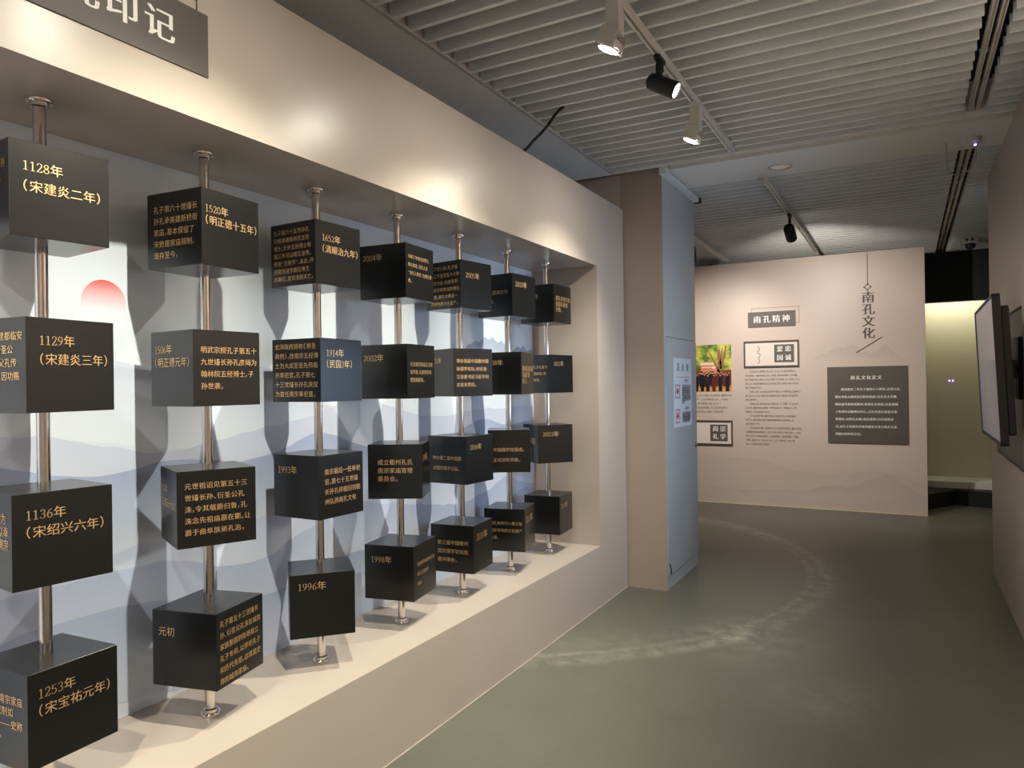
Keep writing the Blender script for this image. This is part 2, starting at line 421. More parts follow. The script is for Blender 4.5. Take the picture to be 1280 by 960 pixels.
PARA = ['　　北宋末年，靖康之变以后，衍圣公孔端友携族人', '历经艰险，“扈跸南渡，忠心报国”而赐家衢州，风雨兼', '程，不辞劳苦以奉祀，诗礼传家代代相承，以“忠诚”为立', '身之本，南渡后建家庙以安先圣之灵，居南方而心系故', '国之大统而不忘。',
        '　　南宋以来，孔氏族人勤学不辍，孔子南宗后人遍布江', '南，以忠义立身为国分忧，家族先贤为官清正体恤民生', '而名垂青史。',
        '　　明清以来，南宗家庙几经迁建，孔子第六十五世孙', '孔衍桢，重修家庙，倡导“学而优则仕”，传播文化，培', '养英才，以传承家学为任。',
        '　　抗日战争时期，衢州沦陷，为保护孔子夫妇楷木', '像不失，南宗奉祀官孔繁豪携像辗转龙泉等地，以', '身护道而不辱。',
        '　　抗日战争时期，爱国将士孔庆诚转战南北，屡立战功', '为国家民族英勇奋斗，忠贞不渝，表现了南孔后人“以国', '家为己任”的高尚品格，“忠诚爱国”，精忠报国，“修身', '齐家，治国”为一体之学，以“仁义礼智信”为训，传', '承，立为家风而世代相守。']
PARA2 = ['　　南渡之后，衍圣公孔氏南宗，重教兴学，', '崇尚“礼学”，以诗书传家为本，“不学礼', '无以立”，明代复爵以来，孔氏门', '人兴办书院讲学授徒，孔氏族学培养人', '才辈出，影响深远，堪称“东南学府”。']
NOTICE1 = ['打开箱门按下按', '钮报警，取出水', '带并连接好水枪', '和栓口，逆时针', '打开阀门对准火', '焰根部喷水即可', '灭火']
NOTICE2 = ['按下报警钮启动', '消防水泵供水，', '严禁挪作他用并', '保持通道畅通']
allc = '国' + HEAD + ''.join(DEF + PARA + PARA2 + NOTICE1 + NOTICE2) + '消火栓使用方法注意事项一二'
for q in CUBES.values():
    for t in (q[2], q[3]):
        if t: allc += ''.join(t[0])
load_glyphs(allc)

# ================================================================ SETTING
XF, XB = -1.943, -2.466           # partition face, niche back
ZS, ZT = 0.433, 2.448             # sill, niche top
ZW, ZC = 2.965, 3.24              # partition top, ceiling slat bottoms
YN0, YN1 = -1.3, 4.868            # niche ends
YE = 5.43                         # partition far end
Y0 = -3.4                         # behind the photographer

b = bmesh.new(); box(b, -3.6, 1.6, Y0, 11.9, -0.1, 0)
struct(link('floor', b, M['floor']), 'grey-green speckled epoxy floor with faint scuffs')

b = bmesh.new()
box(b, XB - 0.12, XF, Y0, YE, 0, ZS); box(b, XB - 0.12, XF, Y0, YE, ZT, ZW)
box(b, XB - 0.12, XF, Y0, YN0, ZS, ZT); box(b, XB - 0.12, XF, YN1, YE, ZS, ZT)
box(b, XB - 0.12, XB, YN0, YN1, ZS, ZT)
wall_left = struct(link('wall_left', b, M['wall']), 'beige partition with a long lit display niche')
# thin joint line of caulk along the foot of the partition
b = bmesh.new(); box(b, XF, XF + 0.004, Y0, YE, 0, 0.004)
struct(link('baseboard_left', b, M['wall']), 'thin pale joint at the foot of the partition')


# printed landscape on the niche back
def ridge(seed, y, base, amp, f, rough):
    return base + amp * (noise.noise(Vector((y * f, seed, 0.3))) + rough * noise.noise(Vector((y * f * 3.1, seed + 9, 0.7))) + rough * 0.5 * noise.noise(Vector((y * f * 8, seed + 4, 0.1))))


def build_mural():
    V, F, C = [], [], []
    X = XB + 0.0006

    def strip(tops, bots, ct, cb, x):
        n = len(tops)
        i0 = len(V)
        for (y, zt), zb in zip(tops, bots):
            V.append((x, y, zt)); C.append(ct); V.append((x, y, zb)); C.append(cb)
        for i in range(n - 1):
            a = i0 + 2 * i
            F.append((a, a + 1, a + 3, a + 2))
    paper = srgb(222, 233, 246)
    ys = [YN0 + 0.001 + (YN1 - YN0 - 0.002) * i / 320 for i in range(321)]
    cl = lambda z: min(ZT - 0.01, max(ZS + 0.01, z))
    strip([(ys[0], ZT - 0.001), (ys[-1], ZT - 0.001)], [ZS + 0.001] * 2, paper, srgb(218, 228, 244), X)
    # sun
    sc, sr = (1.549, 1.905), 0.082
    top, mid = srgb(228, 92, 84), srgb(240, 205, 196)
    i0 = len(V)
    rows = 14
    for i in range(rows + 1):
        a = PI * i / rows
        zz = sc[1] + sr * math.cos(a); hw = sr * math.sin(a) + 1e-5
        t = min(1, (1 - math.cos(a)) / 1.35)
        c = tuple(top[k] * (1 - t) ** 1.2 + paper[k] * (1 - (1 - t) ** 1.2) for k in range(3)) + (1,)
        V.extend([(X + 0.0002, sc[0] - hw, zz), (X + 0.0002, sc[0] + hw, zz)]); C.extend([c, c])
    for i in range(rows):
        a = i0 + 2 * i; F.append((a, a + 2, a + 3, a + 1))
    # far to near ranges: (seed, base, amp, freq, rough, top ink, foot ink, depth, y span)
    R = [
        (2.3, 1.90, .13, 1.9, .70, srgb(166, 180, 206), srgb(216, 224, 232), .34, 3.3, 4.87),
        (3.1, 1.66, .14, 1.5, .10, srgb(204, 212, 234), paper, .30, 0, 3.2),
        (4.7, 1.46, .17, 1.5, .12, srgb(200, 209, 232), srgb(222, 232, 245), .36, -1.3, 4.87),
        (5.2, 1.33, .15, 1.7, .08, srgb(166, 180, 214), srgb(218, 228, 243), .34, -1.3, 4.87),
        (6.6, 1.08, .16, 1.4, .22, srgb(194, 205, 230), srgb(222, 232, 245), .32, -1.3, 4.87),
        (7.9, 0.92, .17, 1.6, .12, srgb(180, 193, 222), srgb(218, 228, 243), .34, -1.3, 4.87),
        (8.4, 0.74, .15, 1.5, .10, srgb(172, 186, 216), srgb(206, 218, 238), .34, -1.3, 4.87),
    ]
    for k, (sd, base, amp, f, ro, ct, cb, dp, ya, yb) in enumerate(R):
        yy = [y for y in ys if ya <= y <= yb]
        n = len(yy) - 1
        full = [cl(ridge(sd, y, base, amp, f, ro)) for y in yy]
        ease = [min(1.0, (i / 45 if ya > YN0 else 1), ((n - i) / 45 if yb < 4.8 else 1)) for i in range(n + 1)]
        tops = [(y, z - dp * (1 - e)) for y, z, e in zip(yy, full, ease)]
        strip(tops, [cl(z - dp) for z in full], ct, cb, X + 0.0004 + 0.0002 * k)
    o = raw('landscape_mural', V, F, M['ink'], wall_left)
    ca = o.data.color_attributes.new('ink', 'FLOAT_COLOR', 'POINT')
    for i, c in enumerate(C): ca.data[i].color = c
    o['label'] = 'pale blue ink mountains and a red sun printed on the niche back'


build_mural()

# column with the hydrant cabinet, and the strip of wall over the partition
XC = -1.631
b = bmesh.new(); box(b, -3.2, XC - 0.012, 5.447, 6.40, 0, 3.5)
box(b, XC - 0.012, XC, 5.448, 6.40, 1.962, 3.5, mi=1); box(b, XC - 0.012, XC, 5.448, 6.40, 0, 0.096, mi=1)  # cabinet grey on this side also stands in for the television's cool light
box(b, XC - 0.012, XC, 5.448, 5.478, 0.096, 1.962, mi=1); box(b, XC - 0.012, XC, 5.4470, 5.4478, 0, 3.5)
struct(link('column', b, [M['column'], M['cabinet']]), 'square beige column beside the partition')
b = bmesh.new(); box(b, -3.2, -1.972, 5.437, 5.446, 2.4, ZC)
struct(link('wall_end', b, M['right']), 'strip of wall seen above the partition')

# right wall with recess behind the television
XR = 0.61
b = bmesh.new()
ry0, ry1, rz0, rz1 = 5.25, 6.72, 1.035, 2.033
box(b, XR, XR + 0.25, Y0, ry0, 0, 3.5); box(b, XR, XR + 0.25, ry1, 7.12, 0, 3.5)
box(b, XR, XR + 0.25, ry0, ry1, 0, rz0); box(b, XR, XR + 0.25, ry0, ry1, rz1, 3.5)
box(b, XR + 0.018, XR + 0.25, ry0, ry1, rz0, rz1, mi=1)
struct(link('wall_right', b, [M['right'], M['recess']]), 'taupe side wall with a shallow recess behind the television')

# printed end wall
YP = 9.755
b = bmesh.new(); box(b, -3.6, 0.205, YP, YP + 0.14, 0, 3.153)
wall_back = struct(link('wall_back', b, M['endwall']), 'printed beige end wall with exhibition text')
b = bmesh.new(); box(b, -3.6, 0.205, YP - 0.006, YP, 0, 0.008)
struct(link('baseboard_back', b, M['sill']), 'pale joint at the foot of the end wall')


def build_mist():
    V, F, C = [], [], []
    base = srgb(205, 188, 178)
    for k, (sd, y0, y1, zb, amp, f, ro, t) in enumerate([(11.2, -1.05, -0.05, 2.02, .16, 2.2, .5, .88), (12.5, -3.4, 0.19, 0.50, .40, .55, .12, .93), (13.9, -2.4, 0.19, .36, .4, .7, .16, .88)]):
        n = 90; i0 = len(V)
        ct = tuple(c * t for c in base[:3]) + (1,)
        for i in range(n + 1):
            x = y0 + (y1 - y0) * i / n; e = min(1, min(i, n - i) / 14)
            zt = zb - 0.17 + (ridge(sd, x, zb, amp, f, ro) - zb + 0.17) * e
            V.extend([(x, YP - 0.0006 - 0.0003 * k, zt), (x, YP - 0.0006 - 0.0003 * k, max(0.01, zb - 0.17))]); C.extend([ct, base])
        for i in range(n): a = i0 + 2 * i; F.append((a, a + 1, a + 3, a + 2))
    o = raw('mist_mountains', V, F, M['ink'], wall_back)
    ca = o.data.color_attributes.new('ink', 'FLOAT_COLOR', 'POINT')
    for i, c in enumerate(C): ca.data[i].color = c
    o['label'] = 'faint printed mountain silhouettes'


build_mist()

# ceiling: slat fields, beam, soffit, void above
PITCH, TH, FH = 0.1303, 0.024, 0.085
b = bmesh.new()
y = 5.3423
while y > Y0:
    for x0, x1 in ((-2.000, 0.330), (0.452, XR)):
        box(b, x0, x1, y - TH, y, ZC, ZC + FH)
    y -= PITCH
y = 6.20
while y < 11.15:
    for x0, x1 in ((-3.5, 0.352), (0.47, 1.5)):
        box(b, x0, x1, y - TH, y, ZC, ZC + FH)
    y += PITCH
struct(link('ceiling', b, M['slat']), 'grey slatted baffle ceiling')
b = bmesh.new(); box(b, -3.6, 1.6, Y0, 11.9, 3.5, 3.56)
struct(link('ceiling_void', b, M['void']), 'dark slab above the slats')
b = bmesh.new(); box(b, -3.4, -2.012, Y0, 5.36, ZC, ZC + 0.1); box(b, -3.4, XR, 5.36, 5.376, ZC - 0.004, ZC + 0.09)
struct(link('ceiling_soffit', b, M['gypsum']), 'plain gypsum strip above the partition')
b = bmesh.new(); box(b, -2.012, -1.992, Y0, 5.36, ZC - 0.003, ZC + 0.012); box(b, -2.012, -2.008, Y0, 5.36, ZC, ZC + 0.1)
struct(link('trim_1', b, M['plastic']), 'white edge angle carrying the slat ends')
b = bmesh.new(); box(b, XC, XR, 5.478, 6.105, ZC - 0.003, 3.5)
struct(link('beam', b, M['gypsum']), 'pale gypsum beam crossing the ceiling')

# showcase bay at the far right
b = bmesh.new(); box(b, 0.0, 1.6, 10.92, 11.05, 2.60, 3.5)
struct(link('wall_header', b, M['black_wall']), 'black header above the lit showcase')
b = bmesh.new(); box(b, 1.02, 1.15, 7.4, 11.9, 0, 3.5)
struct(link('wall_far_right', b, M['right']), 'side wall beyond the television wall')
b = bmesh.new(); box(b, -3.6, -3.5, Y0, 11.9, 0, 3.5); box(b, -3.6, 1.6, 11.85, 11.9, 0, 3.5)
struct(link('wall_outer', b, M['black_wall']), 'dark outer wall')

# ================================================================ POLES AND CUBES
XP, SIZE = -2.207, 0.26
PY = [1.2 + 0.5615 * k for k in range(7)]
PR = 0.0175


def make_pole():
    o = empty('steel_pole')
    b = bmesh.new(); lathe(b, [(PR, 0.004), (PR, ZT - ZS - 0.004)], 32)
    link('tube', b, M['steel'], o, True)
    for z, s in ((0.0008, 1), (ZT - ZS - 0.0008, -1)):
        b = bmesh.new()
        pr = [(0.0365, 0), (0.0365, 0.007), (0.0345, 0.010), (0.0255, 0.0105), (0.0245, 0.021), (0.0215, 0.0235), (PR, 0.024)]
        lathe(b, [(r, z + s * h) for r, h in pr], 36)
        link('flange', b, M['steel'], o, True)
    return o


def copy_tree(o):
    c = o.copy(); COL.objects.link(c)
    for ch in o.children:
        d = ch.copy(); COL.objects.link(d); d.parent = c
    return c


ORD = ['first', 'second', 'third', 'fourth', 'fifth', 'sixth', 'seventh']
POLE_L = ['polished steel pole carrying the 1128年 cube at its top', 'polished steel pole carrying the 1520年 cube at its top',
          'polished steel pole carrying the 1652年 cube at its top', 'polished steel pole carrying the 2004年 cube at its top',
          'polished steel pole carrying the densely lettered 2005年 cube at its top', 'polished steel pole carrying the 2020年 cube at its top',
          'polished steel pole carrying the 2021年 cube at its top beside the niche end']
proto = make_pole()
for k in range(7):
    p = proto if k == 0 else copy_tree(proto)
    p.location = (XP, PY[k], ZS); tag(p, POLE_L[k], 'pole', 'steel poles of the timeline')

ZL = [2.150, 1.671, 1.193, 0.709]


def cube_mesh():
    b = bmesh.new(); h = SIZE / 2; c = 0.0012; r = PR + 0.0007
    per = []
    for k in range(4):
        a = k * PI / 2; ca, sa = math.cos(a), math.sin(a)
        for t in (-h + c, -h * 0.5, 0, h * 0.5, h - c): per.append((h * ca - t * sa, h * sa + t * ca))
    ang = [math.atan2(y, x) for x, y in per]
    sh = (h - c) / h
    rings = [[(r * math.cos(a), r * math.sin(a), -h) for a in ang], [(x * sh, y * sh, -h) for x, y in per], [(x, y, -h + c) for x, y in per],
             [(x, y, h - c) for x, y in per], [(x * sh, y * sh, h) for x, y in per], [(r * math.cos(a), r * math.sin(a), h) for a in ang]]
    R = [[b.verts.new(v) for v in ring] for ring in rings]; n = len(per)
    for i in range(6):
        A, B = R[i], R[(i + 1) % 6]
        for k in range(n): b.faces.new((A[k], A[(k + 1) % n], B[(k + 1) % n], B[k]))
    return b


cube_me = None
LEVEL = ['top', 'second from top', 'third from top', 'bottom']
for (k, l), (yw, cap, left, right) in CUBES.items():
    e = empty('timeline_cube', (XP, PY[k], ZL[l]), math.radians(yw))
    if cube_me is None:
        o = link('cube_body', cube_mesh(), M['cube'], e); cube_me = o.data
    else:
        o = bpy.data.objects.new('cube_body', cube_me); COL.objects.link(o); o.parent = e
    h = SIZE / 2
    for side, t in (('L', left), ('R', right)):
        if not t: continue
        lines, u0, u1, v0, v1 = t
        if side == 'R': org, u = (h, -h + u0 * SIZE, h - v0 * SIZE), (0, 1, 0)
        else: org, u = (-h + u0 * SIZE, -h, h - v0 * SIZE), (1, 0, 0)
        year = lines[0][0].isdigit()
        lettering('year_lettering' if year else 'inscription', lines, org, u, (0, 0, 1), (u1 - u0) * SIZE, (v1 - v0) * SIZE, M['gold'], e,
                  bold=0.010 if year else 0.006, em=None)
    tag(e, f'black cube lettered {cap} in gold, {LEVEL[l]} on the {ORD[k]} pole from the front', 'cube', 'black timeline cubes')

# ================================================================ TITLE SIGN ON THE PARTITION
e = tag(empty('title_sign', (XF, 0.92, 2.69)), 'dark taupe title board with white characters above the niche', 'sign')
b = bmesh.new(); bbox(b, 0.0008, 0.005, -0.30, 0.650, -0.101, 0.097, 0.0006)
link('board', b, M['sign'], e)
lettering('title_lettering', ['南孔印记'], (0.005, 0.075, 0.045), (0, 1, 0), (0, 0, 1), 0.48, 0.095, M['white'], e, em=0.104, track=0.13, bold=0.03)
b = bmesh.new()
for y0, y1, z0, z1 in ((-0.33, 0.613, 0.128, 0.131), (0.610, 0.613, 0.097, 0.131)):
    box(b, 0.0, 0.003, y0, y1, z0, z1)
link('outline', b, M['darkink'], e)

# ================================================================ HYDRANT CABINET
e = tag(empty('hydrant_cabinet', (XC, 5.48, 0.098)), 'grey fire hydrant cabinet door set into the column side', 'cabinet')
b = bmesh.new(); bbox(b, -0.011, 0.004, 0.002, 0.915, 0.004, 1.855, 0.002)
d = link('door', b, M['cabinet'], e)
b = bmesh.new(); lathe(b, [(0.012, 0), (0.012, 0.004), (0.009, 0.006)], 20, Matrix.Translation((0.004, 0.868, 0.945)) @ Matrix.Rotation(PI / 2, 4, 'Y'))
box(b, 0.004, 0.0055, 0.862, 0.874, 0.955, 0.985)
link('lock', b, M['tvback'], d)
b = bmesh.new(); tube(b, smooth_path([(0.006, 0.028, 0.10), (0.014, 0.034, 0.06), (0.014, 0.040, 0.03), (0.006, 0.062, 0.012)], 5), 0.004)
link('pull', b, M['tvback'], d)
# notice on the door
e = tag(empty('fire_notice', (XC + 0.0042, 5.683, 1.238)), 'white paper fire hydrant notice stuck on the grey cabinet door', 'notice')
b = bmesh.new(); box(b, 0, 0.001, 0, 0.545, 0, 0.560)
link('paper', b, M['notice'], e)
Y1, Z1 = (0, 1, 0), (0, 0, 1)
lettering('heading', ['消火栓'], (0.001, 0.09, 0.52), Y1, Z1, 0.37, 0.1, M['darkink'], e, em=0.075, track=0.9, bold=.03)
lettering('subheading', ['使用方法', ], (0.001, 0.32, 0.39), Y1, Z1, 0.2, 0.03, M['darkink'], e, em=0.03, bold=.03)
lettering('instructions', NOTICE1, (0.001, 0.24, 0.345), Y1, Z1, 0.27, 0.16, M['darkink'], e)
lettering('subheading', ['注意事项'], (0.001, 0.32, 0.16), Y1, Z1, 0.2, 0.03, M['darkink'], e, em=0.03, bold=.03)
lettering('instructions', NOTICE2, (0.001, 0.24, 0.12), Y1, Z1, 0.27, 0.09, M['darkink'], e)
for z0, z1 in ((0.235, 0.345), (0.035, 0.145)):
    b = bmesh.new()
    for a0, a1, c0, c1 in ((0.045, 0.17, z1 - .008, z1), (0.045, 0.17, z0, z0 + .008), (0.045, 0.056, z0, z1), (0.159, 0.17, z0, z1), (0.085, 0.13, z0 + .035, z1 - .03), (0.07, .145, z0 + .05, z0 + .058)):
        box(b, 0.001, 0.0016, a0, a1, c0, c1)
    link('pictogram', b, M['red'], e)
b = bmesh.new(); box(b, 0.001, 0.0015, 0.07, 0.47, 0.405, 0.409)
link('rule', b, M['red'], e)

# channel along the column head
e = tag(empty('cable_channel', (XC, 5.33, 3.19)), 'slim metal channel running along the column head under the beam', 'channel')
b = bmesh.new()
box(b, 0.0, 0.045, 0.12, 1.08, 0.0, 0.006); box(b, 0.039, 0.045, 0.12, 1.08, 0.006, 0.035); box(b, 0, 0.004, 0.12, 1.08, 0.006, 0.047)
link('rail', b, M['slat'], e)
b = bmesh.new(); bbox(b, 0.0, 0.055, 0.05, 0.118, -0.005, 0.045, 0.003)
link('end_bracket', b, M['slat'], e)
b = bmesh.new(); bbox(b, 0.0, 0.055, 1.082, 1.13, -0.005, 0.04, 0.003)
link('end_bracket', b, M['tvframe'], e)

# ================================================================ END WALL DISPLAY
X1 = (1, 0, 0)


def board(name, label, cat, x0, x1, z0, z1, m, t=0.01, part='board', group=None):
    e = tag(empty(name, (x0, YP, z0)), label, cat, group)
    b = bmesh.new(); bbox(b, 0, x1 - x0, -t, -0.003, 0, z1 - z0, 0.001)
    link(part, b, m, e)
    return e


e = board('heading_sign', 'small dark sign with white heading 南孔精神 on the end wall', 'sign', -1.797, -1.217, 2.298, 2.496, M['sign'])
lettering('heading', ['南孔精神'], (0.065, -0.01, 0.145), X1, Z1, 0.45, 0.1, M['white'], e, em=0.1, track=0.17, bold=.03)
b = bmesh.new()
for a0, a1, c0, c1 in ((0.04, 0.625, 0.243, 0.248), (0.62, 0.625, 0.04, 0.248), (0.04, 0.045, 0.198, 0.248), (0.58, 0.625, 0.04, 0.045)):
    box(b, a0, a1, -0.003, 0, c0, c1)
link('outline', b, M['faintink'], e)


def slogan(label, x0, x1, z0, z1, sq, chars, squiggle):
    e = tag(empty('slogan_panel', (x0, YP, z0)), label, 'panel', 'framed slogan panels on the end wall')
    w, h = x1 - x0, z1 - z0; t = 0.022
    b = bmesh.new()
    box(b, 0, w, -0.018, 0, 0, t); box(b, 0, w, -0.018, 0, h - t, h); box(b, 0, t * .8, -0.018, 0, t, h - t); box(b, w - t * .8, w, -0.018, 0, t, h - t)
    link('frame', b, M['darkink'], e)
    b = bmesh.new(); box(b, t * .8, w - t * .8, -0.006, 0, t, h - t)
    link('backing', b, M['paper'], e)
    a0, a1, c0, c1 = sq[0] - x0, sq[1] - x0, sq[2] - z0, sq[3] - z0
    b = bmesh.new(); box(b, a0, a1, -0.010, -0.006, c0, c1)
    q = link('plaque', b, M['sign'], e)
    lettering('slogan', chars, (a0 + 0.03, -0.010, c1 - 0.022), X1, Z1, 0.18, (c1 - c0) - 0.045, M['white'], q, em=0.078, track=0.25, bold=.035)
    if squiggle:
        b = bmesh.new()
        pts = [(0.17, .27), (0.20, .235), (0.17, .20), (0.205, .165), (0.185, .12), (0.20, .08), (0.175, .05)]
        tube(b, smooth_path([(x, -0.0062, z) for x, z in pts], 4), 0.0045, 6)
        link('brush_mark', b, M['faintink'], e)


slogan('framed panel with 爱国忠诚 plaque under the 南孔精神 heading', -1.855, -1.182, 1.780, 2.122, (-1.478, -1.240, 1.842, 2.068), ['爱忠', '国诚'], True)
slogan('framed panel with 崇学尚礼 plaque below the group photograph', -2.640, -2.010, 0.762, 1.093, (-2.302, -2.076, 0.818, 1.036), ['尚崇', '礼学'], False)

e = tag(empty('wall_text', (-1.845, YP, 0.777)), 'long paragraph of small dark text under the 爱国忠诚 panel', 'text')
lettering('paragraph', PARA, (0, 0, 0.963), X1, Z1, 0.68, 0.963, M['textink'], e, off=0.002, bold=.008)
e = tag(empty('wall_text', (-2.60, YP, 1.19)), 'short paragraph of small dark text under the group photograph', 'text')
lettering('paragraph', PARA2, (0, 0, 0.247), X1, Z1, 0.595, 0.247, M['textink'], e, off=0.002, bold=.008)

e = board('definition_board', 'dark square board headed 南孔文化定义 with white text', 'board', -0.858, 0.018, 0.832, 1.766, M['sign'], 0.015)
lettering('heading', ['南孔文化定义'], (0.26, -0.015, 0.822), X1, Z1, 0.36, 0.06, M['white'], e, em=0.052, track=.12, bold=.03)
lettering('definition_text', DEF, (0.085, -0.015, 0.672), X1, Z1, 0.71, 0.575, M['white'], e, bold=.024)

e = tag(empty('vertical_title', (-0.396, YP, 1.93)), 'tall dark vertical title 南孔文化 hanging from a line with a diamond', 'title')
b = bmesh.new()
box(b, -0.004, 0.004, -0.003, 0, 0.82, 1.215)
link('line', b, M['darkink'], e)
b = bmesh.new()
for k in range(4):
    box(b, -0.036, 0.036, -0.003, 0, -0.0045, 0.0045, mtx=Matrix.Translation((0, 0, 0.795)) @ Matrix.Rotation(PI / 4 + k * PI / 2, 4, 'Y') @ Matrix.Translation((0, 0, 0.026)))
link('diamond', b, M['darkink'], e)
lettering('title_lettering', ['南', '孔', '文', '化'], (-0.068, 0, 0.735), X1, Z1, 0.14, 0.565, M['darkink'], e, em=0.145, off=0.002, bold=.035)
b = bmesh.new(); box(b, -0.17, 0.17, -0.003, 0, -0.006, 0.006, mtx=Matrix.Translation((0.008, 0, 0.095)) @ Matrix.Rotation(-math.radians(32.5), 4, 'Y'))
link('slash', b, M['darkink'], e)


def build_photo():
    x0, x1, z0, z1 = -2.62, -2.018, 1.477, 2.098
    e = tag(empty('photo_print', (x0, YP, z0)), 'colour group photograph under trees printed on the end wall', 'photograph')
    w, h = x1 - x0, z1 - z0
    b = bmesh.new(); box(b, 0, w, -0.004, 0, 0, h); link('backing', b, M['paper'], e)
    V, F, C = [], [], []
    nx, nz = 46, 46
    G = [srgb(46, 62, 34), srgb(96, 120, 52), srgb(196, 198, 84), srgb(232, 226, 150)]

    def grid_col(x, z):
        t = z / h
        n1 = noise.noise(Vector((x * 9, z * 9, 1))) * .5 + .5; n2 = noise.noise(Vector((x * 26, z * 26, 5))) * .5 + .5
        if t > 0.45:
            v = min(2.99, max(0, (n1 * .6 + n2 * .5 - .12 + 0.25 * (x / w - .5)) * 3.2)); i = int(v); f = v - i
            return tuple(G[i][k] * (1 - f) + G[i + 1][k] * f for k in range(3)) + (1,)
        if t < 0.12: return srgb(206, 128 + int(40 * n2), 82)
        return srgb(110 + int(60 * n2), 66, 48)
    for j in range(nz):
        for i in range(nx):
            xa, xb, za, zb = w * i / nx, w * (i + 1) / nx, h * j / nz, h * (j + 1) / nz
            k = len(V); V += [(xa, -.0045, za), (xb, -.0045, za), (xb, -.0045, zb), (xa, -.0045, zb)]; F.append((k, k + 1, k + 2, k + 3))
            C += [grid_col((xa + xb) / 2, (za + zb) / 2)] * 4

    def poly(pts, c, y):
        k = len(V); V.extend([(px, y, pz) for px, pz in pts]); F.append(tuple(range(k, k + len(pts)))); C.extend([c] * len(pts))
    R = lambda a0, a1, c0, c1, c, y: poly([(a0, c0), (a1, c0), (a1, c1), (a0, c1)], c, y)
    # gate roofs and walls
    R(.20, .38, .23, .36, srgb(206, 132, 104), -.0048); poly([(.18, .35), (.40, .35), (.375, .385), (.205, .385)], srgb(236, 206, 186), -.0050)
    R(.36, .46, .23, .31, srgb(214, 146, 118), -.0049); poly([(.35, .305), (.47, .305), (.455, .335), (.365, .335)], srgb(238, 214, 190), -.0051)
    R(.21, .37, .315, .325, srgb(240, 214, 196), -.0052)
    # trunks
    for p0, p1, wd in (((.455, .24), (.44, .55), .030), ((.47, .30), (.54, .60), .020), ((.44, .26), (.33, .50), .018), ((.46, .35), (.49, .58), .014)):
        poly([(p0[0] - wd, p0[1]), (p0[0] + wd, p0[1]), (p1[0] + wd * .5, p1[1]), (p1[0] - wd * .5, p1[1])], srgb(150, 104, 72), -.0053)
    # people in rows: coats and heads
    rnd = random.Random(3)
    for row, (zf, ht, n) in enumerate(((.10, .17, 15), (.06, .20, 11), (0.0, .26, 7))):
        for i in range(n):
            cx = .02 + (w - .04) * (i + .5) / n + rnd.uniform(-.008, .008); y = -.0056 - .0003 * row
            hh = ht * rnd.uniform(.9, 1.05); bw = .020 + .004 * row
            c = rnd.choice([srgb(30, 28, 32), srgb(44, 34, 32), srgb(24, 26, 36), srgb(90, 40, 34), srgb(206, 176, 150) if i > n * .6 else srgb(40, 34, 34)])
            poly([(cx - bw * .8, zf), (cx + bw * .8, zf), (cx + bw, zf + hh * .62), (cx + bw * .45, zf + hh * .8), (cx - bw * .45, zf + hh * .8), (cx - bw, zf + hh * .62)], c, y)
            poly([(cx + .011 * math.cos(a * PI / 4), zf + hh * .88 + .014 * math.sin(a * PI / 4)) for a in range(8)], srgb(206, 150, 118), y - .0001)
            poly([(cx - .011, zf + hh * .90), (cx + .011, zf + hh * .90), (cx + .007, zf + hh * .985), (cx - .007, zf + hh * .985)], srgb(28, 24, 22), y - .0002)
    o = raw('picture', V, F, M['photo'], e)
    ca = o.data.color_attributes.new('ink', 'FLOAT_COLOR', 'POINT')
    for i, c in enumerate(C): ca.data[i].color = c


build_photo()

# ================================================================ TELEVISION
e = tag(empty('television', (0.40, 5.1, 1.65)), 'large flat television tilted out from the taupe side wall', 'television')
P = {'nt': Vector((.398, 4.495, 2.047)), 'ft': Vector((.410, 5.77, 2.024)), 'nb': Vector((.431, 4.515, 1.240)), 'fb': Vector((.443, 5.71, 1.256))}
cen = (P['nt'] + P['ft'] + P['nb'] + P['fb']) / 4
ux = ((P['ft'] + P['fb']) - (P['nt'] + P['nb'])).normalized(); uz = ((P['nt'] + P['ft']) - (P['nb'] + P['fb'])).normalized()
nrm = ux.cross(uz); nrm = -nrm if nrm.x > 0 else nrm; nrm.normalize(); uz = (nrm.cross(ux)).normalized()
uz = uz if uz.z > 0 else -uz
tw, thh = 1.235, 0.795
MT = Matrix((( ux.x, uz.x, nrm.x, cen.x - .40), (ux.y, uz.y, nrm.y, cen.y - 5.1), (ux.z, uz.z, nrm.z, cen.z - 1.65), (0, 0, 0, 1)))
b = bmesh.new(); bz = 0.014
a, c = tw / 2, thh / 2
for x0, x1, z0, z1 in ((-a, a, c - bz, c), (-a, a, -c, -c + bz * 1.3), (-a, -a + bz, -c, c), (a - bz, a, -c, c)):
    box(b, x0, x1, z0, z1, -0.030, 0.004, mtx=MT)
box(b, -a, a, -c, c, -0.034, -0.030, mtx=MT)
link('bezel', b, M['tvframe'], e)
b = bmesh.new(); box(b, -a + bz, a - bz, -c + bz, c - bz, -0.030, 0.0, mtx=MT)
link('screen', b, M['screen'], e)
b = bmesh.new(); bbox(b, -a + .06, a - .06, -c + .05, c - .06, -0.075, -0.034, 0.01, mtx=MT)
link('back_housing', b, M['tvback'], e)
b = bmesh.new()
for x in (-.2, .2): bbox(b, x - .025, x + .025, -.26, .28, -0.095, -0.075, 0.003, mtx=MT)
bbox(b, .195, .216, .18, .62, -.18, .20, .004); bbox(b, .11, .20, .24, .30, -.03, .03, .004); bbox(b, .11, .20, .46, .52, -.03, .03, .004)
bbox(b, .10, .13, -.30, .55, -.05, .05, .004)
link('wall_bracket', b, M['tvback'], e)

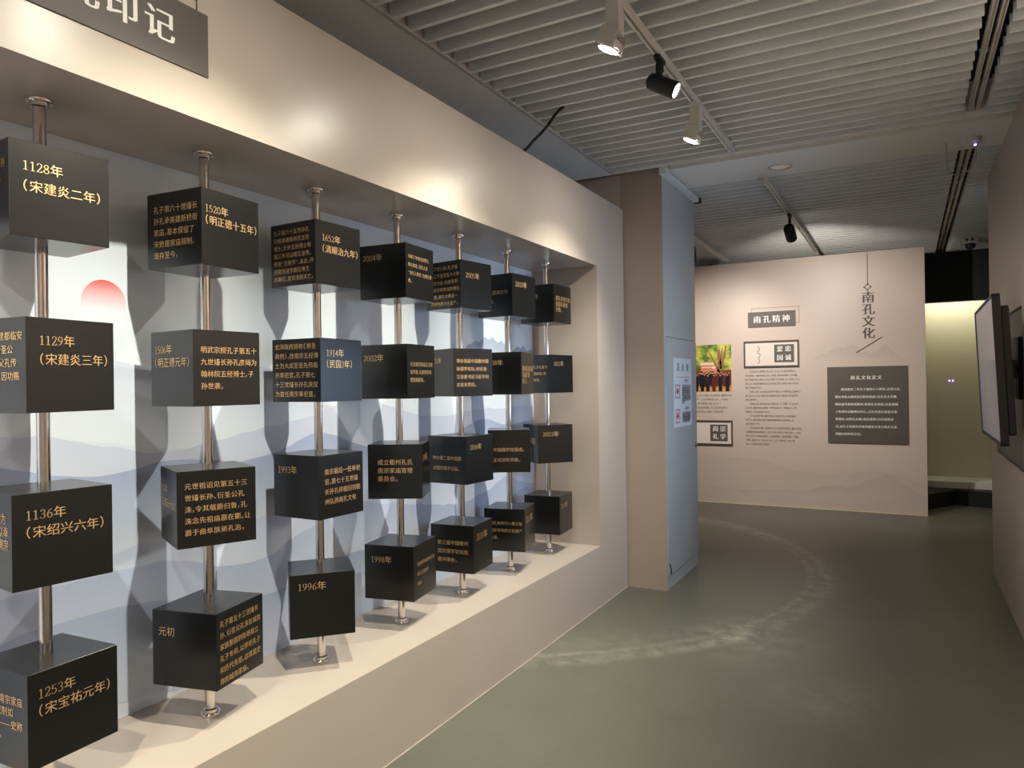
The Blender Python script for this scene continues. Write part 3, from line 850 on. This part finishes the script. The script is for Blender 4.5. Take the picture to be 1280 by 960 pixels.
# ================================================================ SHOWCASE
e = tag(empty('showcase', (0.6, 11.0, 0)), 'lit wall showcase with pale yellow back beyond the end wall', 'showcase')
b = bmesh.new(); vs = []
pl = [(-.62, -.78), (-.40, -.82), (-.063, -.22), (.415, -.40), (.415, .5), (-.62, .5)]
lo = [b.verts.new((x, y, 0)) for x, y in pl]; hi = [b.verts.new((x, y, .19)) for x, y in pl]
for i in range(6): b.faces.new((lo[i], lo[(i + 1) % 6], hi[(i + 1) % 6], hi[i]))
b.faces.new(lo[::-1]); b.faces.new(hi)
link('plinth', b, M['black_wall'], e)
b = bmesh.new(); bbox(b, -.60, .415, -.10, .455, .192, .278, 0.004)
link('ledge', b, M['ledge'], e)
b = bmesh.new(); box(b, -.60, .415, .46, .50, .195, 2.85)
link('back_panel', b, M['casewall'], e)
b = bmesh.new(); box(b, -.62, -.601, -.10, .455, .28, 2.59); box(b, .405, .415, -.10, .455, .28, 2.59)
link('side_panel', b, M['casewall'], e)
b = bmesh.new(); lathe(b, [(.018, -.42), (.018, .42)], 14, Matrix.Translation((-.08, .13, 2.68)) @ Matrix.Rotation(PI / 2, 4, 'Y'))
link('light_tube', b, M['tube'], e)
for x, z in ((-.085, 1.576), (-.045, 1.576)):  # reflection of the security camera's LED, built as glowing dots
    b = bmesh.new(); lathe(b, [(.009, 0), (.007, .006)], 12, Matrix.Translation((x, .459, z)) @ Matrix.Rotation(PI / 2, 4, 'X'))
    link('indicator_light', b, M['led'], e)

# ================================================================ TRACK LIGHTS
XT, ZTK = -1.05, 3.203


def track(name, label, x, y0, y1, z, group):
    e = tag(empty(name, (x, y0, z)), label, 'track', group)
    L = y1 - y0
    b = bmesh.new()
    box(b, -.018, -.007, 0, L, 0, .036); box(b, .007, .018, 0, L, 0, .036); box(b, -.007, .007, 0, L, .014, .036)
    link('rail', b, M['lampwhite'], e)
    b = bmesh.new(); bbox(b, -.0195, .0195, -.02, 0.0, -.002, .037, .002); link('end_cap', b, M['plastic'], e)
    b = bmesh.new(); bbox(b, -.0195, .0195, L, L + .02, -.002, .037, .002); link('end_cap', b, M['plastic'], e)
    y = .25
    while y < L:
        b = bmesh.new(); box(b, -.006, .006, y, y + .02, .036, ZC - z + .02); y += 1.1
        link('hanger', b, M['lampwhite'], e)
    return e


GT = 'white lighting tracks under the slats'
track('lighting_track', 'long white lighting track holding the lit spotlights beside the niche', XT, -1.6, 5.19, ZTK, GT)
track('lighting_track', 'white lighting track holding the unlit-looking black lamp before the end wall', -0.945, 5.98, 9.60, 3.165, GT)
track('lighting_track', 'short white lighting track partly hidden behind the column', -2.03, 7.6, 9.62, 3.165, GT)


def spot_light(name, parent, loc, aim, watts, color, cone, blend, radius=.03):
    d = bpy.data.lights.new(name, 'SPOT'); d.energy = watts; d.color = color; d.spot_size = math.radians(cone); d.spot_blend = blend
    d.shadow_soft_size = radius
    o = bpy.data.objects.new(name, d); COL.objects.link(o); o.parent = parent
    o.location = loc; o.rotation_euler = Vector(aim).to_track_quat('-Z', 'Y').to_euler()
    return o


def flood(y, label, watts=FLOOD_W):
    """white track flood: driver box, hinged square head, round lens"""
    e = tag(empty('track_floodlight', (XT, y, ZTK)), label, 'spotlight', 'white track floodlights')
    b = bmesh.new(); bbox(b, -.015, .015, -.055, .055, -.016, .004, .002); link('adapter', b, M['lampwhite'], e)
    b = bmesh.new(); bbox(b, -.030, .030, -.034, .034, -.150, -.014, .004); link('driver_box', b, M['lampwhite'], e)
    H = Matrix.Translation((-.020, 0, -.180)) @ Matrix.Rotation(math.radians(25), 4, 'Y')   # local -z looks down and into the niche
    b = bmesh.new(); bbox(b, -.042, .042, -.046, .046, -.018, .014, .006, mtx=H)
    lathe(b, [(.045, -.018), (.0465, -.024), (.0435, -.026), (.043, -.020)], 28, H, cap=False)
    hd = link('lamp_head', b, M['lampwhite'], e)
    for sd in (-1, 1):
        b = bmesh.new()
        bbox(b, -.040, .040, -.002, .002, -.024, .052, .0015, mtx=H @ Matrix.Translation((0, sd * .058, 0)) @ Matrix.Rotation(sd * .12, 4, 'X'))
        link('barn_door', b, M['lampwhite'], hd)
    b = bmesh.new(); lathe(b, [(.0425, -.021), (.040, -.029), (.02, -.033)], 28, H); link('lens', b, M['lens'], hd)
    b = bmesh.new(); tube(b, smooth_path([(.012, .035, -.09), (.02, .048, -.105), (.014, .052, -.135), (-.005, .047, -.155)], 5), .003, 8)
    link('wire', b, M['plastic'], e)
    aim = H.to_3x3() @ Vector((0, 0, -1))
    spot_light('lamp', hd, H @ Vector((0, 0, -.040)), aim, watts, WARM, 91, 1.0, .02)
    spot_light('lamp_spill', hd, H @ Vector((0, 0, -.041)), aim, watts * .135, WARM, 168, 1.0, .02)
    return e


flood(2.87, 'white track floodlight before the black spotlight, large and lit toward the niche')
flood(4.19, 'white track floodlight beyond the black spotlight, lit toward the niche')
flood(1.50, 'white track floodlight just above the top of the frame beside the title sign')
flood(0.18, 'white track floodlight directly above the viewer')

# black spotlight, lit
def black_spot(y, label):
    e = tag(empty('track_spotlight', (XT, y, ZTK)), label, 'spotlight', 'black track spotlights')
    b = bmesh.new(); bbox(b, -.016, .016, -.05, .05, -.02, .004, .003); link('adapter', b, M['lampblack'], e)
    b = bmesh.new(); lathe(b, [(.012, 0), (.020, -.006), (.020, -.05), (.014, -.056)], 20, Matrix.Translation((0, 0, -.02))); bbox(b, -.012, .012, -.015, .015, -.11, -.07, .003); link('yoke', b, M['lampblack'], e)
    aim = Vector((.82, .08, -.46)).normalized()
    H = Matrix.Translation((.0, 0.02, -.125)) @ aim.to_track_quat('-Z', 'Y').to_matrix().to_4x4()
    b = bmesh.new(); lathe(b, [(.022, .075), (.038, .062), (.042, .03), (.042, -.085), (.038, -.087), (.036, -.072)], 30, H, cap=False)
    lathe(b, [(.022, .075), (.010, .078)], 30, H)
    hd = link('lamp_head', b, M['lampblack'], e, True)
    b = bmesh.new(); lathe(b, [(.036, -.070), (.030, -.078), (.015, -.081)], 28, H); link('lens', b, M['lensb'], hd)
    spot_light('lamp', hd, H @ Vector((0, 0, -.095)), aim, BLACK_W, (1, .92, .80), 88, .8)


black_spot(3.50, 'black cylindrical track spotlight with glaring lens between two white floodlights')
black_spot(2.42, 'black track spotlight glaring at the top edge of the frame')


def hanging_spot(x, y, z, aim, label, watts, cone):
    e = tag(empty('track_spotlight', (x, y, z)), label, 'spotlight')
    b = bmesh.new(); bbox(b, -.016, .016, -.05, .05, -.02, .004, .003); link('adapter', b, M['lampblack'], e)
    b = bmesh.new(); bbox(b, -.012, .012, -.012, .012, -.085, -.018, .003); link('yoke', b, M['lampblack'], e)
    aim = Vector(aim).normalized()
    H = Matrix.Translation((0, 0, -.16)) @ aim.to_track_quat('-Z', 'Y').to_matrix().to_4x4()
    b = bmesh.new(); lathe(b, [(.030, .085), (.044, .070), (.050, .045), (.050, -.105), (.046, -.108), (.044, -.095)], 30, H, cap=False); lathe(b, [(.030, .085), (.012, .088)], 30, H)
    hd = link('lamp_head', b, M['lampblack'], e, True)
    b = bmesh.new(); lathe(b, [(.0435, -.094), (.038, -.100), (.02, -.103)], 28, H); link('lens', b, M['lensb'], hd)
    spot_light('lamp', hd, H @ Vector((0, 0, -.115)), aim, watts, (1, .91, .80), cone, .7)


hanging_spot(-0.945, 7.25, 3.165, (.02, .72, -.36), 'black track lamp hanging before the end wall', FARSPOT_W, 95)
hanging_spot(-2.03, 7.85, 3.165, (-.1, .7, -.85), 'black track lamp hidden behind the column', FARSPOT_W * .85, 120)

# twin rails in the ceiling slot


def slot_rails(y0, y1, x0, x1, label):
    e = tag(empty('slot_track', ((x0 + x1) / 2, y0, ZC + .03)), label, 'track', 'twin rails in the dark ceiling slot')
    L = y1 - y0
    for s in (-1, 1):
        b = bmesh.new(); c = s * .020
        box(b, c - .011, c - .007, 0, L, 0, .04); box(b, c + .007, c + .011, 0, L, 0, .04); box(b, c - .007, c + .007, 0, L, .012, .04)
        link('rail', b, M['lampwhite'], e)
    b = bmesh.new()
    y = .12
    while y < L:
        box(b, -.031, .031, y, y + .02, .04, .06); y += .6
    link('crossbar', b, M['slat'], e)


slot_rails(-1.6, 5.36, .352, .430, 'twin pale rails in the ceiling slot on the near side of the beam')
slot_rails(6.12, 11.1, .372, .450, 'twin pale rails in the ceiling slot on the far side of the beam')

# ================================================================ SMALL CEILING THINGS
e = tag(empty('downlight', (-0.826, 5.848, ZC - .003)), 'round chrome recessed downlight in the gypsum beam', 'downlight')
b = bmesh.new(); lathe(b, [(.092, 0), (.090, -.006), (.076, -.008), (.072, -.002)], 36, cap=False); link('ring', b, M['plastic'], e, True)
b = bmesh.new(); lathe(b, [(.0735, -.003), (.060, -.0012), (.045, -.0005)], 36); link('reflector', b, M['chrome'], e, True)

e = tag(empty('smoke_detector', (.418, 5.845, ZC - .003)), 'white round detector with violet light under the beam', 'detector')
b = bmesh.new(); lathe(b, [(.056, 0), (.056, -.016), (.050, -.030), (.034, -.036), (.030, -.052), (.012, -.058)], 32); link('housing', b, M['plastic'], e, True)
b = bmesh.new(); lathe(b, [(.009, 0), (.007, -.008)], 14, Matrix.Translation((.012, -.026, -.050))); link('indicator_light', b, M['led'], e)

b = bmesh.new()
tube(b, smooth_path([(.262, 5.86, ZC - .004), (.268, 5.90, ZC - .06), (.275, 5.95, ZC - .145), (.31, 5.985, ZC - .195), (.36, 6.0, ZC - .20), (.41, 5.98, ZC - .17), (.442, 5.935, ZC - .11), (.438, 5.915, ZC - .045), (.436, 5.915, ZC - .005)], 6), .004)
tag(link('hanging_cable', b, M['greycable']), 'thin pale cable looping below the beam beside the detector', 'cable')

b = bmesh.new()
tube(b, smooth_path([(-1.80, 4.02, ZC + .05), (-1.822, 3.935, ZC - .03), (-1.85, 3.87, ZC - .12), (-1.90, 3.80, ZC - .21), (-1.95, 3.765, ZC - .272), (-2.02, 3.74, ZC - .265), (-2.10, 3.72, ZC - .266)], 6), .009)
tag(link('power_cable', b, M['cable']), 'thick black cable from the slats over the partition top', 'cable')

e = tag(empty('security_camera', (.665, 9.95, ZC)), 'white boxy security camera under the far slats', 'camera')
b = bmesh.new(); bbox(b, -.085, .085, -.05, .05, -.075, 0, .006); link('housing', b, M['plastic'], e)
for x in (-.028, .028):
    b = bmesh.new(); lathe(b, [(.017, 0), (.013, .012)], 18, Matrix.Translation((x, -.049, -.03)) @ Matrix.Rotation(PI / 2, 4, 'X'))
    link('lens', b, M['tvback'], e)
b = bmesh.new(); lathe(b, [(.05, 0), (.055, -.02), (.045, -.05), (.02, -.065)], 24, Matrix.Translation((.01, 0, -.072))); link('dome', b, M['lampblack'], e, True)
